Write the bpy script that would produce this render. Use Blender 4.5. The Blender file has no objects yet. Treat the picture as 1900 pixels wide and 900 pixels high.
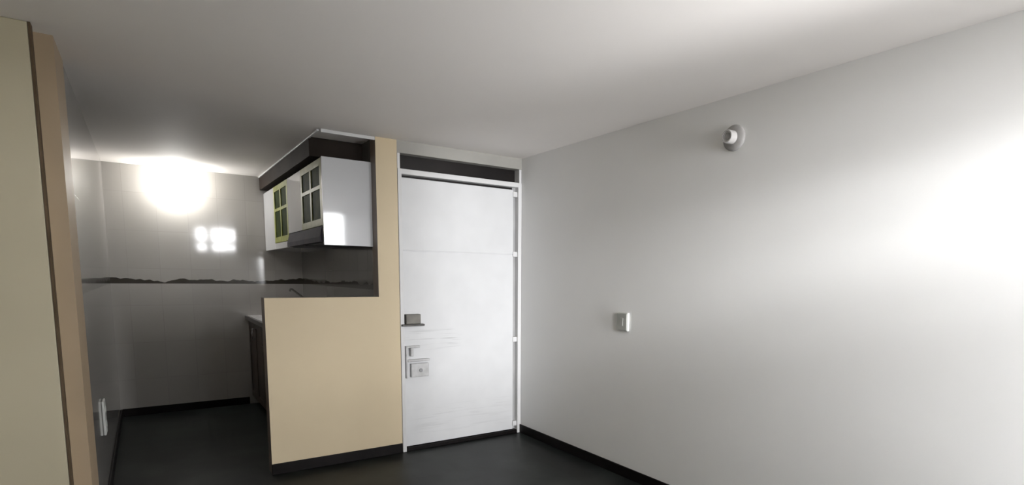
import bpy, bmesh, math, random
from mathutils import Vector, Matrix
random.seed(4)
col = bpy.context.scene.collection
H = 2.35            # ceiling height
D = 2.495           # kitchen back wall
XL = -2.881         # kitchen left wall
XT = -1.995         # free end of the half wall
XJ = -1.232         # kitchen right wall
XD = -1.075         # wall edge beside the door frame
HB = 0.075          # baseboard height
YP = -1.03          # pale wall facing the room
BACK = -5.0

# ---------------------------------------------------------------- materials
def new_mat(name):
    m = bpy.data.materials.new(name); m.use_nodes = True
    nt = m.node_tree; b = nt.nodes['Principled BSDF']
    return m, nt, b

def N(nt, kind, **kw):
    n = nt.nodes.new(kind)
    for k, v in kw.items():
        if k in n.inputs: n.inputs[k].default_value = v
        else: setattr(n, k, v)
    return n

def mottled(name, c1, c2, scale=3.0, rough=0.6, spec=0.3, metal=0.0, bump=0.0, bscale=60, detail=4, coat=0.0):
    m, nt, b = new_mat(name)
    tc = N(nt, 'ShaderNodeTexCoord'); no = N(nt, 'ShaderNodeTexNoise')
    no.inputs['Scale'].default_value = scale; no.inputs['Detail'].default_value = detail
    nt.links.new(tc.outputs['Object'], no.inputs['Vector'])
    r = N(nt, 'ShaderNodeValToRGB')
    r.color_ramp.elements[0].position = .35; r.color_ramp.elements[1].position = .65
    r.color_ramp.elements[0].color = (*c1, 1); r.color_ramp.elements[1].color = (*c2, 1)
    nt.links.new(no.outputs['Fac'], r.inputs['Fac']); nt.links.new(r.outputs['Color'], b.inputs['Base Color'])
    b.inputs['Roughness'].default_value = rough; b.inputs['Specular IOR Level'].default_value = spec
    b.inputs['Metallic'].default_value = metal; b.inputs['Coat Weight'].default_value = coat
    b.inputs['Coat Roughness'].default_value = .08
    if bump:
        n2 = N(nt, 'ShaderNodeTexNoise'); n2.inputs['Scale'].default_value = bscale
        nt.links.new(tc.outputs['Object'], n2.inputs['Vector'])
        bp = N(nt, 'ShaderNodeBump'); bp.inputs['Strength'].default_value = bump; bp.inputs['Distance'].default_value = .004
        nt.links.new(n2.outputs['Fac'], bp.inputs['Height']); nt.links.new(bp.outputs['Normal'], b.inputs['Normal'])
    return m

def tile_mat(name, axis, base, dark, border=True, rough=0.07):
    """glazed wall tiles with faint joints, and a dark decorative border strip at 1.28 m"""
    m, nt, b = new_mat(name)
    tc = N(nt, 'ShaderNodeTexCoord'); sp = N(nt, 'ShaderNodeSeparateXYZ'); nt.links.new(tc.outputs['Object'], sp.inputs[0])
    cb = N(nt, 'ShaderNodeCombineXYZ')
    nt.links.new(sp.outputs[axis], cb.inputs[0]); nt.links.new(sp.outputs['Z'], cb.inputs[1])
    br = N(nt, 'ShaderNodeTexBrick'); br.offset = 0.0; br.squash = 1.0
    br.inputs['Scale'].default_value = 1.0; br.inputs['Brick Width'].default_value = .25; br.inputs['Row Height'].default_value = .35
    br.inputs['Mortar Size'].default_value = .003
    br.inputs['Color1'].default_value = (*base, 1); br.inputs['Color2'].default_value = (*[c * .93 for c in base], 1)
    br.inputs['Mortar'].default_value = (*[c * .88 for c in base], 1)
    nt.links.new(cb.outputs[0], br.inputs['Vector'])
    no = N(nt, 'ShaderNodeTexNoise'); no.inputs['Scale'].default_value = 3.2; no.inputs['Detail'].default_value = 5
    nt.links.new(tc.outputs['Object'], no.inputs['Vector'])
    mx = N(nt, 'ShaderNodeMix', data_type='RGBA', blend_type='MULTIPLY'); mx.inputs['Factor'].default_value = .35
    nt.links.new(br.outputs['Color'], mx.inputs['A']); nt.links.new(no.outputs['Color'], mx.inputs['B'])
    cr = N(nt, 'ShaderNodeValToRGB'); cr.color_ramp.elements[0].color = (.80, .79, .78, 1); cr.color_ramp.elements[1].color = (1, 1, 1, 1)
    nt.links.new(no.outputs['Fac'], cr.inputs['Fac']); nt.links.new(cr.outputs['Color'], mx.inputs['B'])
    out = mx.outputs['Result']
    if border:
        # scalloped upper edge: z - 1.262 compared with a wavy height
        n2 = N(nt, 'ShaderNodeTexNoise'); n2.inputs['Scale'].default_value = 1.0; n2.inputs['Detail'].default_value = 2
        mp = N(nt, 'ShaderNodeMapping'); mp.inputs['Scale'].default_value = (7, 7, .01)
        nt.links.new(tc.outputs['Object'], mp.inputs['Vector']); nt.links.new(mp.outputs[0], n2.inputs['Vector'])
        hgt = N(nt, 'ShaderNodeMath', operation='MULTIPLY_ADD'); hgt.inputs[1].default_value = .10; hgt.inputs[2].default_value = 1.248
        nt.links.new(n2.outputs['Fac'], hgt.inputs[0])
        lo = N(nt, 'ShaderNodeMath', operation='GREATER_THAN'); lo.inputs[1].default_value = 1.258; nt.links.new(sp.outputs['Z'], lo.inputs[0])
        hi = N(nt, 'ShaderNodeMath', operation='LESS_THAN'); nt.links.new(sp.outputs['Z'], hi.inputs[0]); nt.links.new(hgt.outputs[0], hi.inputs[1])
        an = N(nt, 'ShaderNodeMath', operation='MULTIPLY'); nt.links.new(lo.outputs[0], an.inputs[0]); nt.links.new(hi.outputs[0], an.inputs[1])
        m2 = N(nt, 'ShaderNodeMix', data_type='RGBA'); nt.links.new(an.outputs[0], m2.inputs['Factor'])
        nt.links.new(out, m2.inputs['A']); m2.inputs['B'].default_value = (*dark, 1)
        out = m2.outputs['Result']
    nt.links.new(out, b.inputs['Base Color'])
    b.inputs['Roughness'].default_value = rough; b.inputs['Specular IOR Level'].default_value = .5
    bp = N(nt, 'ShaderNodeBump'); bp.inputs['Strength'].default_value = .12; bp.inputs['Distance'].default_value = .002
    nt.links.new(br.outputs['Fac'], bp.inputs['Height']); bp.invert = True
    nt.links.new(bp.outputs['Normal'], b.inputs['Normal'])
    return m

def emit_mat(name, c, s):
    m, nt, b = new_mat(name)
    b.inputs['Emission Color'].default_value = (*c, 1); b.inputs['Emission Strength'].default_value = s
    b.inputs['Base Color'].default_value = (*c, 1)
    return m

M = {}
M['white_paint'] = mottled('white_paint', (.86, .86, .85), (.88, .88, .87), 1.5, .55, .25, bump=.06)
M['ceiling_paint'] = mottled('ceiling_paint', (.88, .845, .815), (.90, .865, .835), 1.0, .7, .15, bump=.05)
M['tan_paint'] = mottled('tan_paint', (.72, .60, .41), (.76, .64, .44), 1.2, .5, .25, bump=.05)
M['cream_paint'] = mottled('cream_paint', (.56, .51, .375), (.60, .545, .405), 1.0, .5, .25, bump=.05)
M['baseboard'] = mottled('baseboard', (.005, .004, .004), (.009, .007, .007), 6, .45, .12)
M['gap_shade'] = mottled('gap_shade', (.09, .065, .04), (.14, .10, .065), 5, .7, .1)
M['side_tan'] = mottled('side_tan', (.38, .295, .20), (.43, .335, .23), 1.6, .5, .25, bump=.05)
M['lintel_shade'] = mottled('lintel_shade', (.37, .36, .335), (.42, .41, .38), 3, .6, .2)  # whitish lintel greyed here, paints the light's cutoff above the door
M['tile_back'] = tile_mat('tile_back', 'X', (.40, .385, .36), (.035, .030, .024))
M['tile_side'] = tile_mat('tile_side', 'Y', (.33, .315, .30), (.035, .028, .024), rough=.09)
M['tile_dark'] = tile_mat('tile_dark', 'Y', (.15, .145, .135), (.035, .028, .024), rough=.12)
M['jamb'] = mottled('jamb_tile', (.20, .16, .13), (.25, .20, .165), 8, .3, .4)
M['door_paint'] = None
M['frame_paint'] = mottled('frame_paint', (.74, .74, .74), (.78, .78, .78), 4, .35, .4)
M['groove'] = mottled('groove_paint', (.40, .40, .40), (.48, .48, .48), 6, .5, .3)
M['dark_glass'] = mottled('dark_glass', (.010, .008, .008), (.016, .013, .012), 4, .35, .3)
M['bulkhead'] = mottled('bulkhead_board', (.026, .020, .017), (.040, .031, .026), 3, .7, .1)
M['melamine'] = mottled('white_melamine', (.66, .67, .69), (.69, .70, .72), 2, .06, .5)
M['olive'] = mottled('olive_frame', (.24, .26, .06), (.36, .38, .11), 12, .5, .25)
M['pale_olive'] = mottled('pale_olive_frame', (.30, .31, .15), (.38, .38, .19), 12, .45, .25)
M['cab_glass'] = mottled('green_glass', (.02, .035, .015), (.05, .065, .02), 9, .6, .03)
M['hood'] = mottled('hood_metal', (.07, .066, .08), (.095, .09, .105), 5, .75, .1)
M['hood_dark'] = mottled('hood_filter', (.03, .03, .035), (.05, .05, .055), 40, .5, .4, metal=.4)
M['counter'] = mottled('counter_top', (.58, .57, .58), (.70, .69, .70), 20, .2, .5)
M['counter_edge'] = mottled('counter_edge', (.05, .045, .045), (.08, .07, .07), 20, .3, .5)
M['base_cab'] = mottled('brown_wood', (.040, .028, .022), (.065, .046, .036), 6, .4, .4)
M['steel'] = mottled('steel', (.35, .35, .36), (.45, .45, .46), 15, .25, .5, metal=.9)
M['dark_metal'] = mottled('dark_metal', (.12, .115, .10), (.17, .16, .14), 15, .45, .4, metal=.3)
M['dark_bolt'] = mottled('dark_bolt', (.06, .06, .055), (.09, .085, .08), 15, .4, .4, metal=.4)
M['lock_paint'] = mottled('painted_lock', (.50, .50, .50), (.62, .62, .62), 20, .45, .3)
M['porcelain'] = mottled('porcelain', (.50, .485, .475), (.56, .545, .53), 10, .25, .5)
M['socket_dark'] = mottled('socket_dark', (.32, .31, .30), (.38, .37, .36), 20, .5, .3)
M['switch_grey'] = mottled('switch_grey', (.36, .37, .34), (.40, .41, .38), 12, .45, .3)
M['switch_white'] = mottled('switch_white', (.56, .57, .54), (.58, .59, .56), 12, .5, .2)
M['bulb'] = emit_mat('lamp_glow', (1, .985, .95), 29)
M['alu'] = mottled('window_aluminium', (.5, .5, .5), (.6, .6, .6), 8, .4, .5, metal=.5)

def door_material():
    m, nt, b = new_mat('door_paint')
    tc = N(nt, 'ShaderNodeTexCoord'); sp = N(nt, 'ShaderNodeSeparateXYZ'); nt.links.new(tc.outputs['Object'], sp.inputs[0])
    mp = N(nt, 'ShaderNodeMapping'); mp.inputs['Scale'].default_value = (2.2, 1, 42)
    nt.links.new(tc.outputs['Object'], mp.inputs['Vector'])
    no = N(nt, 'ShaderNodeTexNoise'); no.inputs['Scale'].default_value = 1.3; no.inputs['Detail'].default_value = 3
    nt.links.new(mp.outputs[0], no.inputs['Vector'])
    cr = N(nt, 'ShaderNodeValToRGB'); cr.color_ramp.elements[0].position = .52; cr.color_ramp.elements[1].position = .66
    cr.color_ramp.elements[0].color = (0, 0, 0, 1); cr.color_ramp.elements[1].color = (1, 1, 1, 1)
    nt.links.new(no.outputs['Fac'], cr.inputs['Fac'])
    def band(z0, z1, sock, f=.03):
        a = N(nt, 'ShaderNodeMapRange'); a.interpolation_type = 'SMOOTHSTEP'
        a.inputs['From Min'].default_value = z0 - f; a.inputs['From Max'].default_value = z0 + f
        c = N(nt, 'ShaderNodeMapRange'); c.interpolation_type = 'SMOOTHSTEP'
        c.inputs['From Min'].default_value = z1 - f; c.inputs['From Max'].default_value = z1 + f
        c.inputs['To Min'].default_value = 1; c.inputs['To Max'].default_value = 0
        nt.links.new(sock, a.inputs['Value']); nt.links.new(sock, c.inputs['Value'])
        mu = N(nt, 'ShaderNodeMath', operation='MULTIPLY'); nt.links.new(a.outputs[0], mu.inputs[0]); nt.links.new(c.outputs[0], mu.inputs[1])
        return mu.outputs[0]
    def mul(p, q):
        mu = N(nt, 'ShaderNodeMath', operation='MULTIPLY')
        for i, s in enumerate((p, q)):
            if isinstance(s, (int, float)): mu.inputs[i].default_value = s
            else: nt.links.new(s, mu.inputs[i])
        return mu.outputs[0]
    s1 = mul(mul(band(.80, .94, sp.outputs['Z']), band(-1.0, -.60, sp.outputs['X'], .08)), cr.outputs['Color'])
    s2 = mul(mul(band(.10, .34, sp.outputs['Z']), band(-.95, -.10, sp.outputs['X'], .1)), cr.outputs['Color'])
    s3 = mul(band(.55, .86, sp.outputs['Z'], .05), band(-1.05, -.80, sp.outputs['X'], .06))
    ad = N(nt, 'ShaderNodeMath', operation='ADD'); nt.links.new(mul(s1, .45), ad.inputs[0]); nt.links.new(mul(s2, .15), ad.inputs[1])
    a2 = N(nt, 'ShaderNodeMath', operation='ADD'); a2.use_clamp = True
    nt.links.new(ad.outputs[0], a2.inputs[0]); nt.links.new(mul(s3, .10), a2.inputs[1])
    n2 = N(nt, 'ShaderNodeTexNoise'); n2.inputs['Scale'].default_value = 5
    nt.links.new(tc.outputs['Object'], n2.inputs['Vector'])
    c2 = N(nt, 'ShaderNodeValToRGB'); c2.color_ramp.elements[0].position = .3; c2.color_ramp.elements[1].position = .7
    c2.color_ramp.elements[0].color = (.72, .725, .735, 1); c2.color_ramp.elements[1].color = (.76, .765, .775, 1)
    nt.links.new(n2.outputs['Fac'], c2.inputs['Fac'])
    mx = N(nt, 'ShaderNodeMix', data_type='RGBA'); nt.links.new(a2.outputs[0], mx.inputs['Factor'])
    nt.links.new(c2.outputs['Color'], mx.inputs['A']); mx.inputs['B'].default_value = (.30, .30, .30, 1)
    nt.links.new(mx.outputs['Result'], b.inputs['Base Color'])
    b.inputs['Roughness'].default_value = .45; b.inputs['Specular IOR Level'].default_value = .3
    return m
M['door_paint'] = door_material()

def floor_material():
    m, nt, b = new_mat('dark_floor_tile')
    tc = N(nt, 'ShaderNodeTexCoord')
    br = N(nt, 'ShaderNodeTexBrick'); br.offset = 0
    br.inputs['Scale'].default_value = 1; br.inputs['Brick Width'].default_value = .3; br.inputs['Row Height'].default_value = .3
    br.inputs['Mortar Size'].default_value = .002
    br.inputs['Color1'].default_value = (.013, .0155, .0145, 1); br.inputs['Color2'].default_value = (.009, .010, .0095, 1)
    br.inputs['Mortar'].default_value = (.008, .008, .008, 1)
    nt.links.new(tc.outputs['Object'], br.inputs['Vector'])
    no = N(nt, 'ShaderNodeTexNoise'); no.inputs['Scale'].default_value = 2.6; no.inputs['Detail'].default_value = 5
    nt.links.new(tc.outputs['Object'], no.inputs['Vector'])
    cr = N(nt, 'ShaderNodeValToRGB'); cr.color_ramp.elements[0].position = .45; cr.color_ramp.elements[1].position = .72
    cr.color_ramp.elements[0].color = (0, 0, 0, 1); cr.color_ramp.elements[1].color = (1, 1, 1, 1)
    nt.links.new(no.outputs['Fac'], cr.inputs['Fac'])
    mx = N(nt, 'ShaderNodeMix', data_type='RGBA'); nt.links.new(cr.outputs['Color'], mx.inputs['Factor'])
    nt.links.new(br.outputs['Color'], mx.inputs['A']); mx.inputs['B'].default_value = (.028, .033, .030, 1)
    nt.links.new(mx.outputs['Result'], b.inputs['Base Color'])
    b.inputs['Roughness'].default_value = .40; b.inputs['Specular IOR Level'].default_value = .16
    return m
M['floor'] = floor_material()

# ---------------------------------------------------------------- mesh helpers
def link(name, bm, mats, parent=None, smooth=False):
    me = bpy.data.meshes.new(name); bm.normal_update(); bm.to_mesh(me); bm.free()
    for m in (mats if isinstance(mats, (list, tuple)) else [mats]): me.materials.append(m)
    if smooth:
        for p in me.polygons: p.use_smooth = True
        try: me.set_sharp_from_angle(angle=math.radians(40))
        except Exception: pass
    o = bpy.data.objects.new(name, me); col.objects.link(o)
    if parent: o.parent = parent
    return o

def bx(bm, x0, x1, y0, y1, z0, z1, bev=0.0, mi=0, seg=2):
    r = bmesh.ops.create_cube(bm, size=1.0)
    vs = r['verts']
    for v in vs:
        v.co = Vector(((x0 + x1) / 2 + v.co.x * (x1 - x0), (y0 + y1) / 2 + v.co.y * (y1 - y0), (z0 + z1) / 2 + v.co.z * (z1 - z0)))
    fs = {f for v in vs for f in v.link_faces}
    for f in fs: f.material_index = mi
    if bev:
        es = {e for v in vs for e in v.link_edges}
        bmesh.ops.bevel(bm, geom=list(es), offset=bev, segments=seg, affect='EDGES', profile=.5)
    return bm

def box(name, dims, mat, parent=None, bev=0.0, off=(0, 0, 0)):
    bm = bmesh.new(); x0, x1, y0, y1, z0, z1 = dims
    bx(bm, x0 - off[0], x1 - off[0], y0 - off[1], y1 - off[1], z0 - off[2], z1 - off[2], bev)
    return link(name, bm, mat, parent)

def lathe(bm, prof, axis='Z', n=40, org=(0, 0, 0)):
    """profile [(radius, height)] revolved about an axis through org"""
    rings = []
    for r, h in prof:
        ring = []
        for k in range(n):
            a = 2 * math.pi * k / n; c, s = r * math.cos(a), r * math.sin(a)
            p = {'Z': (c, s, h), 'X': (h, c, s), 'Y': (s, h, c)}[axis]
            ring.append(bm.verts.new((p[0] + org[0], p[1] + org[1], p[2] + org[2])))
        rings.append(ring)
    for a, b in zip(rings, rings[1:]):
        for k in range(n): bm.faces.new((a[k], a[(k + 1) % n], b[(k + 1) % n], b[k]))
    if prof[0][0] > 1e-5: bm.faces.new(rings[0][::-1])
    if prof[-1][0] > 1e-5: bm.faces.new(rings[-1])
    bmesh.ops.remove_doubles(bm, verts=bm.verts, dist=1e-6)
    bmesh.ops.recalc_face_normals(bm, faces=bm.faces)

def tube(bm, pts, r, n=12):
    pts = [Vector(p) for p in pts]; rings = []
    for i, p in enumerate(pts):
        t = (pts[min(i + 1, len(pts) - 1)] - pts[max(i - 1, 0)]).normalized()
        a = t.cross(Vector((0, 1, .13))).normalized(); b = t.cross(a)
        rr = r[i] if isinstance(r, (list, tuple)) else r
        rings.append([bm.verts.new(p + (a * math.cos(2 * math.pi * k / n) + b * math.sin(2 * math.pi * k / n)) * rr) for k in range(n)])
    for a, b in zip(rings, rings[1:]):
        for k in range(n): bm.faces.new((a[k], a[(k + 1) % n], b[(k + 1) % n], b[k]))
    bm.faces.new(rings[0][::-1]); bm.faces.new(rings[-1])
    bmesh.ops.recalc_face_normals(bm, faces=bm.faces)

def empty(name, loc):
    o = bpy.data.objects.new(name, None); col.objects.link(o); o.location = loc; o.empty_display_size = .1
    return o

def thing(o, label, cat, group=None):
    o['label'] = label; o['category'] = cat
    if group: o['group'] = group
    return o

def struct(o, label=None, cat=None):
    o['kind'] = 'structure'
    if label: o['label'] = label
    if cat: o['category'] = cat
    return o

def extrude_y(name, outline, y0, y1, mats, holes=()):
    """polygon in x-z (counter-clockwise seen from -y) extruded from y0 to y1; slot 0 = face towards -y, slot 1 = the rest"""
    bm = bmesh.new()
    a = [bm.verts.new((x, y0, z)) for x, z in outline]; b = [bm.verts.new((x, y1, z)) for x, z in outline]
    f = bm.faces.new(a); f.material_index = 0
    g = bm.faces.new(b[::-1]); g.material_index = 1
    n = len(a)
    for k in range(n):
        q = bm.faces.new((a[k], b[k], b[(k + 1) % n], a[(k + 1) % n])); q.material_index = 1
    bmesh.ops.recalc_face_normals(bm, faces=bm.faces)
    return link(name, bm, mats)

# ---------------------------------------------------------------- the setting
LX = -4.4
struct(box('floor', (LX - .1, .15, BACK - .15, D + .15, -.1, 0), M['floor']), 'dark polished tile floor', 'floor')
struct(box('ceiling', (LX - .1, .15, BACK - .15, D + .15, H, H + .12), M['ceiling_paint']), 'plain off-white painted ceiling', 'ceiling')
struct(box('wall_right', (0, .15, BACK, .3, 0, H), M['white_paint']), 'long white wall to the right of the metal door', 'wall')
struct(box('wall_left', (LX - .1, LX, BACK, YP, 0, H), M['cream_paint']), 'cream wall behind the left edge of the view', 'wall')
# stub of cream wall facing the room, its end turns towards the kitchen
bm = bmesh.new(); bx(bm, LX, -2.945, YP, YP + .14, 0, H, .004)
struct(link('wall_hall', bm, M['cream_paint']), 'pale cream wall at the left edge facing the room', 'wall')
shade_strip = struct(box('gap_shade_strip', (-2.9445, -2.936, YP - .0015, YP + .05, .001, H - .001), M['gap_shade']), 'thin dark strip painting the shadow gap at the edge of the pale cream wall', 'trim')  # dark strip put in to paint the shadow gap at this corner
# tan return between the cream wall and the kitchen tiles
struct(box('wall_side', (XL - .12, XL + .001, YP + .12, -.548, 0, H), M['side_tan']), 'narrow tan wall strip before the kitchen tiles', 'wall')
struct(box('wall_kitchen_left', (XL - .12, XL - .004, -.548, D, 0, H), M['tile_side']), 'glossy grey tiled wall left of the kitchen', 'wall')
struct(box('wall_kitchen_back', (XL - .12, XD, D, D + .12, 0, H), M['tile_back']), 'glossy grey tiled wall at the back of the kitchen', 'wall')
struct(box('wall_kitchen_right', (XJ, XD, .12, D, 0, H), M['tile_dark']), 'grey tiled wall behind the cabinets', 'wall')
# tan half wall and full height post, L-shaped
H1 = 1.209
struct(extrude_y('wall_front', [(XT, 0), (XD, 0), (XD, H), (XJ, H), (XJ, H1), (XT, H1)], 0, .12, [M['tan_paint'], M['jamb']]),
       'tan half wall with a narrow full-height post beside the door', 'wall')
struct(box('wall_lintel', (XD, 0, 0.0, .12, 2.262, H), M['lintel_shade']), 'strip of wall above the door transom', 'wall')
# room wall behind the camera with the window opening
WX0, WX1, WZ0, WZ1 = -1.72, -.86, 1.80, 2.31   # high window
BX0, BX1 = -.52, -.012                              # added glazed door beside it, unseen, sized for the daylight it lets in
bm = bmesh.new()
bx(bm, LX, WX0, BACK - .12, BACK, 0, H); bx(bm, WX1, BX0, BACK - .12, BACK, 0, H); bx(bm, BX1, 0, BACK - .12, BACK, 0, H)
bx(bm, WX0, WX1, BACK - .12, BACK, 0, WZ0); bx(bm, WX0, WX1, BACK - .12, BACK, WZ1, H); bx(bm, BX0, BX1, BACK - .12, BACK, WZ1, H)
struct(link('wall_back', bm, M['white_paint']), 'wall behind the viewer with the window', 'wall')
# baseboards
def baseboard(name, dims, label):
    bm = bmesh.new(); bx(bm, *dims, .003); struct(link(name, bm, M['baseboard']), label, 'baseboard')
baseboard('baseboard_right', (-.012, -.0005, BACK + .01, -.002, 0.0005, HB), 'dark skirting along the white wall')
baseboard('baseboard_front', (XT - .002, XD - .002, -.012, -.0005, 0.0005, HB), 'dark skirting along the tan half wall')
baseboard('baseboard_back', (XL + .01, -1.80, D - .012, D - .0005, 0.0005, HB), 'dark skirting along the tiled back wall')
baseboard('baseboard_left', (XL - .003, XL + .009, -.54, D - .013, 0.0005, HB), 'dark skirting along the tiled left wall')
# dropped bulkhead over the wall cabinets and its white edge trims
bm = bmesh.new(); bx(bm, -1.612, XJ - .001, .30, D - .001, 2.215, H - .001, .003)
struct(link('trim_1', bm, M['bulkhead']), 'dark dropped box between the wall cabinets and the ceiling', 'bulkhead')
bm = bmesh.new(); bx(bm, -1.620, -1.604, .03, D - .001, H - .014, H - .001, .003)
struct(link('trim_2', bm, M['frame_paint']), 'thin white ceiling trim running back over the cabinets', 'trim')
bm = bmesh.new(); bx(bm, -1.60, XJ - .001, .0, .012, H - .024, H - .001, .003)
struct(link('trim_3', bm, M['frame_paint']), 'short white ceiling trim ending at the tan post', 'trim')

# ---------------------------------------------------------------- entrance door
dr = struct(empty('door_1', (-.54, .03, 0)), 'white painted metal entrance door with a dark transom above', 'door')
def dpart(name, dims, mat, bev=.002, parent=None):
    o = box(name, dims, mat, parent or dr, bev, off=(-.54, .03, 0) if parent is None else (0, 0, 0))
    return o
# leaf keeps world coordinates in its mesh so the stains sit where they belong
bm = bmesh.new()
bx(bm, -1.040, -.066, .022, .060, .035, 1.551, .003); bx(bm, -1.040, -.066, .022, .060, 1.557, 2.092, .003)
bx(bm, -1.03, -.07, .030, .058, 1.545, 1.562)
leaf = link('door_leaf', bm, M['door_paint'], dr); leaf.location = (.54, -.03, 0)
bm = bmesh.new()
bx(bm, -1.073, -1.043, -.006, .095, 0.001, 2.150, .003)
bx(bm, -.034, -.001, -.006, .095, 0.001, 2.150, .003)
bx(bm, -1.073, -.001, -.004, .095, 2.112, 2.150, .003)
bx(bm, -1.073, -1.052, .0, .095, 2.150, 2.261, .002); bx(bm, -.022, -.001, .0, .095, 2.150, 2.261, .002)
fr = link('door_frame', bm, M['frame_paint'], dr); fr.location = (.54, -.03, 0)
bm = bmesh.new(); bx(bm, -.066, -.034, .045, .060, .02, 2.112); bx(bm, -1.043, -1.036, .045, .06, .02, 2.112)
o = link('rebate', bm, M['groove'], dr); o.location = (.54, -.03, 0)
bm = bmesh.new(); bx(bm, -1.043, -.034, .062, .08, .0, 2.112)
o = link('backing', bm, M['dark_glass'], dr); o.location = (.54, -.03, 0)
for z in (1.557, .829, .085, 2.055):
    bm = bmesh.new(); bx(bm, -.072, -.030, .012, .046, z - .022, z + .022, .004)
    o = link('hinge', bm, M['frame_paint'], dr); o.location = (.54, -.03, 0)
bm = bmesh.new(); bx(bm, -1.052, -.022, .075, .085, 2.150, 2.262)
o = link('transom_pane', bm, M['dark_glass'], dr); o.location = (.54, -.03, 0); o['label'] = 'dark transom pane'
bm = bmesh.new(); bx(bm, -1.042, -.036, .0, .09, .0005, .030, .003)
o = link('threshold', bm, M['baseboard'], dr); o.location = (.54, -.03, 0)
# dark upper rim lock
lk = empty('rim_lock', (.54 - .98, -.03, 1.03)); lk.parent = dr
bm = bmesh.new(); bx(bm, -.055, .062, -.022, .022, -.030, .044, .004)
o = link('lock_case', bm, M['dark_metal'], lk); o['label'] = 'dark lock case'
bm = bmesh.new(); bx(bm, -.088, .092, -.026, .020, -.046, -.031, .004)
o = link('lock_bolt', bm, M['dark_bolt'], lk)
# lower painted-over lock: plate, slide bolt, latch
lk = empty('painted_lock', (.54 - .94, -.03, .69)); lk.parent = dr
bm = bmesh.new(); bx(bm, -.055, .090, -.006, .022, -.105, .0, .004)
o = link('lock_case', bm, M['lock_paint'], lk)
bm = bmesh.new(); bx(bm, -.085, .095, -.016, .022, .018, .034, .004)
o = link('slide_bolt', bm, M['lock_paint'], lk)
bm = bmesh.new(); bx(bm, -.06, -.035, -.014, .022, .060, .125, .005)
bx(bm, -.095, .02, -.006, .022, .125, .140, .003)
o = link('latch', bm, M['lock_paint'], lk)
bm = bmesh.new(); bx(bm, -.098, -.083, -.012, .022, -.11, .13, .004)
o = link('strike_plate', bm, M['lock_paint'], lk)
bm = bmesh.new(); lathe(bm, [(0, -.020), (.012, -.020), (.015, -.014), (.015, .0)], 'Y', 24, (.022, .006, -.055))
o = link('key_cylinder', bm, M['steel'], lk, smooth=True)

# ---------------------------------------------------------------- switch and bare socket on the white wall
sw = thing(empty('light_switch', (0, -1.322, 1.077)), 'small white surface-mounted switch box on the white wall', 'light switch')
bm = bmesh.new(); bx(bm, -.020, -.0005, -.052, .052, -.062, .062, .004); link('switch_box', bm, M['switch_white'], sw)
bm = bmesh.new(); bx(bm, -.024, -.019, -.047, .050, -.056, .056, .0015); o = link('cover_plate', bm, M['switch_grey'], sw); o['label'] = 'grey cover plate'
bm = bmesh.new(); bx(bm, -.0265, -.0235, -.014, .014, -.026, .026, .001); link('rocker', bm, M['switch_grey'], sw)

sk = thing(empty('lamp_socket', (0, -2.16, 2.128)), 'bare round porcelain lamp socket high on the white wall', 'lamp socket')
bm = bmesh.new(); lathe(bm, [(.068, 0), (.068, -.010), (.062, -.018), (.040, -.024), (.0, -.024)], 'X', 48); link('socket_base', bm, M['socket_dark'], sk, smooth=True)
bm = bmesh.new(); lathe(bm, [(.036, -.020), (.035, -.060), (.032, -.068), (.026, -.068), (.025, -.062), (0, -.062)], 'X', 40); link('socket_cup', bm, M['porcelain'], sk, smooth=True)
bm = bmesh.new(); lathe(bm, [(.020, -.0615), (.0195, -.067), (.017, -.067), (.017, -.063), (0, -.063)], 'X', 32); link('screw_shell', bm, M['socket_dark'], sk, smooth=True)

# ---------------------------------------------------------------- kitchen lamp and outlet
LAMP = Vector((-2.33, D, 2.165))
lp = thing(empty('wall_lamp', LAMP), 'glowing round lamp high on the tiled kitchen back wall', 'lamp')
bm = bmesh.new(); lathe(bm, [(.075, 0), (.075, -.02), (.055, -.035), (.045, -.05), (0, -.05)], 'Y', 40); link('lamp_base', bm, M['porcelain'], lp, smooth=True)
bm = bmesh.new(); R = .115
prof = [(R * math.sin(math.pi * k / 20), -.15 + R * math.cos(math.pi * k / 20)) for k in range(21)]
prof[0] = (0, prof[0][1]); prof[-1] = (0, prof[-1][1])
lathe(bm, prof, 'Y', 40); link('lamp_globe', bm, M['bulb'], lp, smooth=True)

ot = thing(empty('wall_outlet', (XL - .004, .20, .485)), 'slim white outlet low on the tiled wall left of the kitchen', 'outlet')
bm = bmesh.new(); bx(bm, .0005, .014, -.06, .06, -.105, .105, .004); link('cover_plate', bm, M['switch_white'], ot)
for dz in (-.045, .045):
    bm = bmesh.new(); lathe(bm, [(.022, .013), (.022, .017), (.018, .017), (.018, .0145), (0, .0145)], 'X', 24, (0, 0, dz)); link('receptacle', bm, M['switch_white'], ot, smooth=True)

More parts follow.
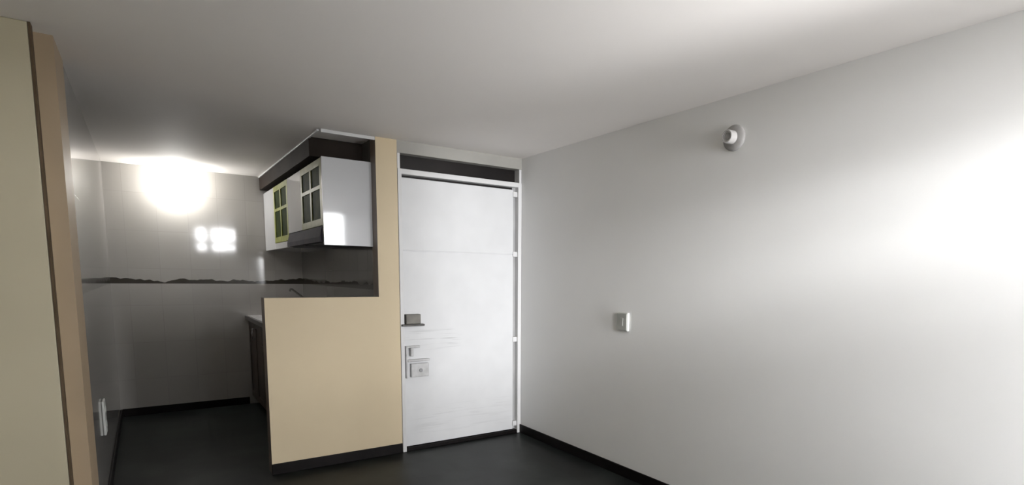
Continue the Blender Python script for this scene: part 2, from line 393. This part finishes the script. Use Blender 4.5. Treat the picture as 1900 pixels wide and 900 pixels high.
# ---------------------------------------------------------------- wall cabinets
FX = -1.580
def carcass(name, y0, y1, z0, z1, label, group='wall cabinets over the counter'):
    t = thing(empty(name, (XJ, (y0 + y1) / 2, z0)), label, 'cabinet', group)
    yc = (y0 + y1) / 2; h = (y1 - y0) / 2 - .0015; d = XJ - FX
    bm = bmesh.new()
    bx(bm, -d + .02, -.001, -h, -h + .018, 0, z1 - z0, .001); bx(bm, -d + .02, -.001, h - .018, h, 0, z1 - z0, .001)
    bx(bm, -d + .02, -.001, -h + .018, h - .018, 0, .018); bx(bm, -d + .02, -.001, -h + .018, h - .018, z1 - z0 - .018, z1 - z0)
    bx(bm, -.012, -.001, -h + .018, h - .018, .018, z1 - z0 - .018)
    link('body', bm, M['melamine'], t)
    return t, h, d
def knob(parent, x, y, z):
    bm = bmesh.new(); lathe(bm, [(.004, 0), (.004, -.012), (.011, -.016), (.012, -.022), (.008, -.026), (0, -.026)], 'X', 20, (x, y, z))
    link('knob', bm, M['steel'], parent, smooth=True)
def glass_door(t, h, d, hh, frame_mat, y0p, y1p, low=0.0):
    """door with stiles, rails and a 2 x 2 grid of glass panes"""
    dd = empty('door', (-d, 0, low)); dd.parent = t
    H_ = hh - low; yl, yr = -h, h; st = .05; mid = .045; rail = .55 * H_
    bm = bmesh.new()
    x0, x1 = 0.0, .019
    bx(bm, x0, x1, yl, yl + st, 0, H_, .002); bx(bm, x0, x1, yr - st, yr, 0, H_, .002)
    bx(bm, x0, x1, -mid / 2, mid / 2, st, H_ - st, .002)
    bx(bm, x0, x1, yl + st, yr - st, 0, st, .002); bx(bm, x0, x1, yl + st, yr - st, H_ - st, H_, .002)
    for a, b_ in ((yl + st, -mid / 2), (mid / 2, yr - st)):
        bx(bm, x0, x1, a, b_, rail, rail + .028, .002)
    o = link('door_frame', bm, frame_mat, dd); o['label'] = 'olive green door frame'
    for a, b_ in ((yl + st, -mid / 2), (mid / 2, yr - st)):
        for c, e in ((st, rail), (rail + .028, H_ - st)):
            bm = bmesh.new(); bx(bm, x0 + .008, x0 + .012, a - .004, b_ + .004, c - .004, e + .004); link('glass_pane', bm, M['cab_glass'], dd)
    return dd
def flat_door(t, h, d, z0, z1, mat=None):
    bm = bmesh.new(); bx(bm, -d, -d + .019, -h, h, z0, z1, .003)
    o = link('door', bm, mat or M['melamine'], t); return o
ZT = 2.182
t, h, d = carcass('wall_cabinet', .12, .78, 1.715, ZT, 'wall cabinet nearest the door with green glazed front and white side panel')
glass_door(t, h, d, ZT - 1.715, M['pale_olive'], 0, 0)
bm = bmesh.new(); bx(bm, -d, -.001, -.354, -.332, 1.577 - 1.715, ZT - 1.715 + .004, .002)
o = link('side_panel', bm, M['melamine'], t); o['label'] = 'tall glossy white side panel'
t, h, d = carcass('wall_cabinet', .78, 1.30, 1.715, ZT, 'wall cabinet with a plain white door between two green glazed ones')
k = flat_door(t, h, d, 0, ZT - 1.715)
t, h, d = carcass('wall_cabinet', 1.30, 1.95, 1.60, ZT, 'wall cabinet with narrow olive green glazed door, second from the back wall')
glass_door(t, h, d, ZT - 1.60, M['olive'], 0, 0, .06)
bm = bmesh.new(); bx(bm, -d, -d + .02, -h, h, 0, .055, .002); link('bottom_rail', bm, M['melamine'], t)
t, h, d = carcass('wall_cabinet', 1.95, D - .004, 1.60, ZT, 'plain white wall cabinet against the tiled back wall')
flat_door(t, h, d, 0, ZT - 1.60)

hd = thing(empty('range_hood', (XJ, .72, 1.60)), 'slim grey range hood under the wall cabinets', 'range hood')
bm = bmesh.new()
prof = [(-.365, .0), (-.365, .035), (-.345, .112), (-.001, .112), (-.001, .0)]
a = [bm.verts.new((x, -.57, z)) for x, z in prof]; b = [bm.verts.new((x, .57, z)) for x, z in prof]
bm.faces.new(a); bm.faces.new(b[::-1])
for k in range(5): bm.faces.new((a[k], b[k], b[(k + 1) % 5], a[(k + 1) % 5]))
bmesh.ops.recalc_face_normals(bm, faces=bm.faces)
link('hood_body', bm, M['hood'], hd)
for yy in (-.28, .28):
    bm = bmesh.new(); bx(bm, -.33, -.05, yy - .24, yy + .24, -.006, .001, .002); link('grease_filter', bm, M['hood_dark'], hd)

# ---------------------------------------------------------------- counter run behind the half wall
CF = -1.775
def base_cabinet(y0, y1, label, drawer):
    t = thing(empty('base_cabinet', (XJ, (y0 + y1) / 2, 0)), label, 'cabinet', 'base cabinets under the counter')
    h = (y1 - y0) / 2 - .0015; d = XJ - CF
    bm = bmesh.new(); bx(bm, -d + .02, -.001, -h, h, .09, .892, .001); bx(bm, -d + .07, -.001, -h, h, 0.001, .09)
    link('body', bm, M['base_cab'], t)
    top = .70 if drawer else .885
    if drawer:
        dr_ = empty('drawer', (-d, 0, 0)); dr_.parent = t
        bm = bmesh.new(); bx(bm, 0, .019, -h + .002, h - .002, .708, .885, .003); link('drawer_front', bm, M['base_cab'], dr_)
        bm = bmesh.new(); tube(bm, [(0, -.05, .80), (-.022, -.048, .80), (-.026, 0, .80), (-.022, .048, .80), (0, .05, .80)], .004); link('handle', bm, M['steel'], dr_, True)
    for s in (-1, 1):
        a, b_ = (-h + .002, -.0015) if s < 0 else (.0015, h - .002)
        dd = empty('door', (-d, (a + b_) / 2, 0)); dd.parent = t; w = (b_ - a) / 2
        bm = bmesh.new()
        bx(bm, .006, .019, -w, w, .095, top, .001)
        bx(bm, 0, .008, -w, -w + .05, .095, top, .002); bx(bm, 0, .008, w - .05, w, .095, top, .002)
        bx(bm, 0, .008, -w + .05, w - .05, .095, .15, .002); bx(bm, 0, .008, -w + .05, w - .05, top - .055, top, .002)
        link('door_panel', bm, M['base_cab'], dd)
        yk = -s * (w - .025)
        bm = bmesh.new(); tube(bm, [(0, yk, top - .16), (-.022, yk, top - .158), (-.026, yk, top - .11), (-.022, yk, top - .062), (0, yk, top - .06)], .004); link('handle', bm, M['steel'], dd, True)
base_cabinet(.125, .91, 'dark brown base cabinet right behind the tan half wall', False)
base_cabinet(.91, 1.70, 'dark brown base cabinet in the middle of the counter run', True)
base_cabinet(1.70, D - .004, 'dark brown base cabinet at the tiled back wall', False)
ct = thing(empty('countertop', (XJ, 1.30, .893)), 'pale countertop with a dark front edge behind the half wall', 'countertop')
bm = bmesh.new(); bx(bm, -.548, -.001, -1.178, D - 1.301, 0, .040, .003); link('slab', bm, M['counter'], ct)
bm = bmesh.new(); bx(bm, -.572, -.5485, -1.178, D - 1.301, -.004, .039, .004); link('front_edge', bm, M['counter_edge'], ct)
fc = thing(empty('faucet', (-1.27, 1.90, .9335)), 'slim dark faucet just showing above the half wall', 'faucet')
bm = bmesh.new(); lathe(bm, [(.026, 0), (.026, .008), (.016, .016), (.014, .06), (0, .06)], 'Z', 28); link('faucet_base', bm, M['dark_metal'], fc, True)
bm = bmesh.new(); tube(bm, [(0, 0, .05), (0, 0, .11), (-.012, 0, .135), (-.06, 0, .178), (-.13, 0, .235), (-.19, 0, .284), (-.202, 0, .286), (-.208, 0, .276), (-.208, 0, .262)], .010, 14); link('spout', bm, M['dark_metal'], fc, True)
bm = bmesh.new(); tube(bm, [(0, .012, .05), (.0, .05, .075), (.0, .075, .10)], [.007, .006, .008], 10); link('lever', bm, M['dark_metal'], fc, True)

# ---------------------------------------------------------------- window behind the viewer (mirrored in the glossy tiles)
wn = struct(empty('window_1', (0, BACK - .06, 0)), 'barred window in the wall behind the viewer', 'window')
bm = bmesh.new()
for a in ((WX0, WX0 + .04, WZ0, WZ1), (WX1 - .04, WX1, WZ0, WZ1), (WX0, WX1, WZ0, WZ0 + .04), (WX0, WX1, WZ1 - .04, WZ1),
          (WX0, WX1, 1.945, 2.03), (-1.54, -1.41, WZ0, WZ1)):
    bx(bm, a[0], a[1], -.025, .025, a[2], a[3])
link('window_frame', bm, M['alu'], wn)
bm = bmesh.new()
for k in range(5): bx(bm, -1.14 + k * .06, -1.120 + k * .06, -.045, -.035, WZ0, WZ1)
link('window_bars', bm, M['alu'], wn)
bd = struct(empty('added_door', (0, BACK - .06, 0)), 'added unseen glazed door behind the viewer, lets daylight in', 'door')
bm = bmesh.new()
for a in ((BX0, BX0 + .02, 0.001, WZ1), (BX1 - .02, BX1, 0.001, WZ1), (BX0, BX1, 0.001, .08), (BX0, BX1, WZ1 - .02, WZ1)):
    bx(bm, a[0], a[1], -.025, .025, a[2], a[3])
link('door_frame', bm, M['alu'], bd)
gm = bpy.data.materials.new('window_glass'); gm.use_nodes = True; nt = gm.node_tree; nt.nodes.clear()
tr = N(nt, 'ShaderNodeBsdfTransparent'); gl = N(nt, 'ShaderNodeBsdfGlossy'); gl.inputs['Roughness'].default_value = .02
ms = N(nt, 'ShaderNodeMixShader'); ms.inputs[0].default_value = .06; ou = N(nt, 'ShaderNodeOutputMaterial')
nt.links.new(tr.outputs[0], ms.inputs[1]); nt.links.new(gl.outputs[0], ms.inputs[2]); nt.links.new(ms.outputs[0], ou.inputs[0])
box('window_pane', (WX0 + .03, WX1 - .03, -.003, .003, WZ0 + .03, WZ1 - .03), gm, wn)
box('door_pane', (BX0 + .01, BX1 - .01, -.003, .003, .07, WZ1 - .01), gm, bd)

# ---------------------------------------------------------------- light
def area(name, loc, target, sx, sy, power, color=(1, 1, 1), spread=math.pi):
    l = bpy.data.lights.new(name, 'AREA'); l.shape = 'RECTANGLE'; l.size = sx; l.size_y = sy; l.energy = power; l.color = color; l.spread = spread
    o = bpy.data.objects.new(name, l); col.objects.link(o); o.location = loc
    o.rotation_euler = (Vector(target) - Vector(loc)).to_track_quat('-Z', 'Y').to_euler()
    return o
for a0, a1, b0, b1 in ((WX0, WX1, WZ0, WZ1), (BX0, BX1, .02, WZ1)):
    l = bpy.data.lights.new('window_portal', 'AREA'); l.shape = 'RECTANGLE'; l.size = a1 - a0; l.size_y = b1 - b0; l.energy = 1
    l.cycles.is_portal = True
    o = bpy.data.objects.new('window_portal', l); col.objects.link(o); o.location = ((a0 + a1) / 2, BACK - .125, (b0 + b1) / 2)
    o.rotation_euler = (math.pi / 2, 0, 0)
w = bpy.data.worlds.new('World'); bpy.context.scene.world = w; w.use_nodes = True
nt = w.node_tree; bg = nt.nodes['Background']
tc = N(nt, 'ShaderNodeTexCoord'); sp = N(nt, 'ShaderNodeSeparateXYZ'); nt.links.new(tc.outputs['Generated'], sp.inputs[0])
bg.inputs[0].default_value = (.98, .985, 1, 1)
# daylight outside: added elevation x azimuth bands, strengths fitted to light the room
def ramp(sock, lo, hi, soft):
    outs = []
    for v, up_ in ((lo, True), (hi, False)):
        m_ = N(nt, 'ShaderNodeMapRange'); m_.interpolation_type = 'SMOOTHSTEP'
        m_.inputs['From Min'].default_value = v - soft; m_.inputs['From Max'].default_value = v + soft
        m_.inputs['To Min'].default_value = 0 if up_ else 1; m_.inputs['To Max'].default_value = 1 if up_ else 0
        nt.links.new(sock, m_.inputs['Value']); outs.append(m_.outputs[0])
    m_ = N(nt, 'ShaderNodeMath', operation='MULTIPLY'); nt.links.new(outs[0], m_.inputs[0]); nt.links.new(outs[1], m_.inputs[1])
    return m_.outputs[0]
EL = [(-2, -.35), (-.35, 0), (0, .12), (.12, .3), (.3, 2)]
AZ = [(-2, -.25), (-.25, .12), (.12, 2)]
SKY = [[0, 0, 65], [0, 52, 0], [32, 70, 50], [155, 64, 28], [38, 0, 0]]
total = None
for (e0, e1), row in zip(EL, SKY):
    for (a0, a1), val in zip(AZ, row):
        if not val: continue
        m_ = N(nt, 'ShaderNodeMath', operation='MULTIPLY'); nt.links.new(ramp(sp.outputs['Z'], e0, e1, .03), m_.inputs[0]); nt.links.new(ramp(sp.outputs['X'], a0, a1, .06), m_.inputs[1])
        q = N(nt, 'ShaderNodeMath', operation='MULTIPLY_ADD'); nt.links.new(m_.outputs[0], q.inputs[0]); q.inputs[1].default_value = val; q.inputs[2].default_value = 0
        if total: nt.links.new(total, q.inputs[2])
        total = q.outputs[0]
if total: nt.links.new(total, bg.inputs['Strength'])
else: bg.inputs[1].default_value = 0

# ---------------------------------------------------------------- camera
F, PX, PY = 1062.52, 1035.12, 640.73
yaw, pitch, roll = -.6236, -.12, .013
cy, sy = math.cos(yaw), math.sin(yaw); cp, sp_ = math.cos(pitch), math.sin(pitch); cr, sr = math.cos(roll), math.sin(roll)
fwd = Vector((-sy * cp, cy * cp, sp_)); right = Vector((cy, sy, 0)); up = right.cross(fwd)
r2 = right * cr + up * sr; u2 = up * cr - right * sr
cam = bpy.data.cameras.new('camera'); co = bpy.data.objects.new('camera', cam); col.objects.link(co)
mw = Matrix.Identity(4)
for i in range(3):
    mw[i][0] = r2[i]; mw[i][1] = u2[i]; mw[i][2] = -fwd[i]
mw.translation = Vector((-2.6284, -4.2082, 1.377)); co.matrix_world = mw
cam.sensor_fit = 'HORIZONTAL'; cam.sensor_width = 36; cam.lens = 36 * F / 1900
cam.shift_x = -(PX - 950) / 1900; cam.shift_y = (PY - 450) / 1900; cam.clip_start = .02
sc = bpy.context.scene; sc.camera = co
vs = sc.view_settings; vs.view_transform = 'Standard'; vs.look = 'None'; vs.gamma = 1; vs.use_curve_mapping = False; vs.exposure = 0.15
sc.cycles.max_bounces = 10; sc.cycles.diffuse_bounces = 6; sc.cycles.glossy_bounces = 5; sc.cycles.sample_clamp_indirect = 6
try: sc.cycles.use_denoising = True
except Exception: pass
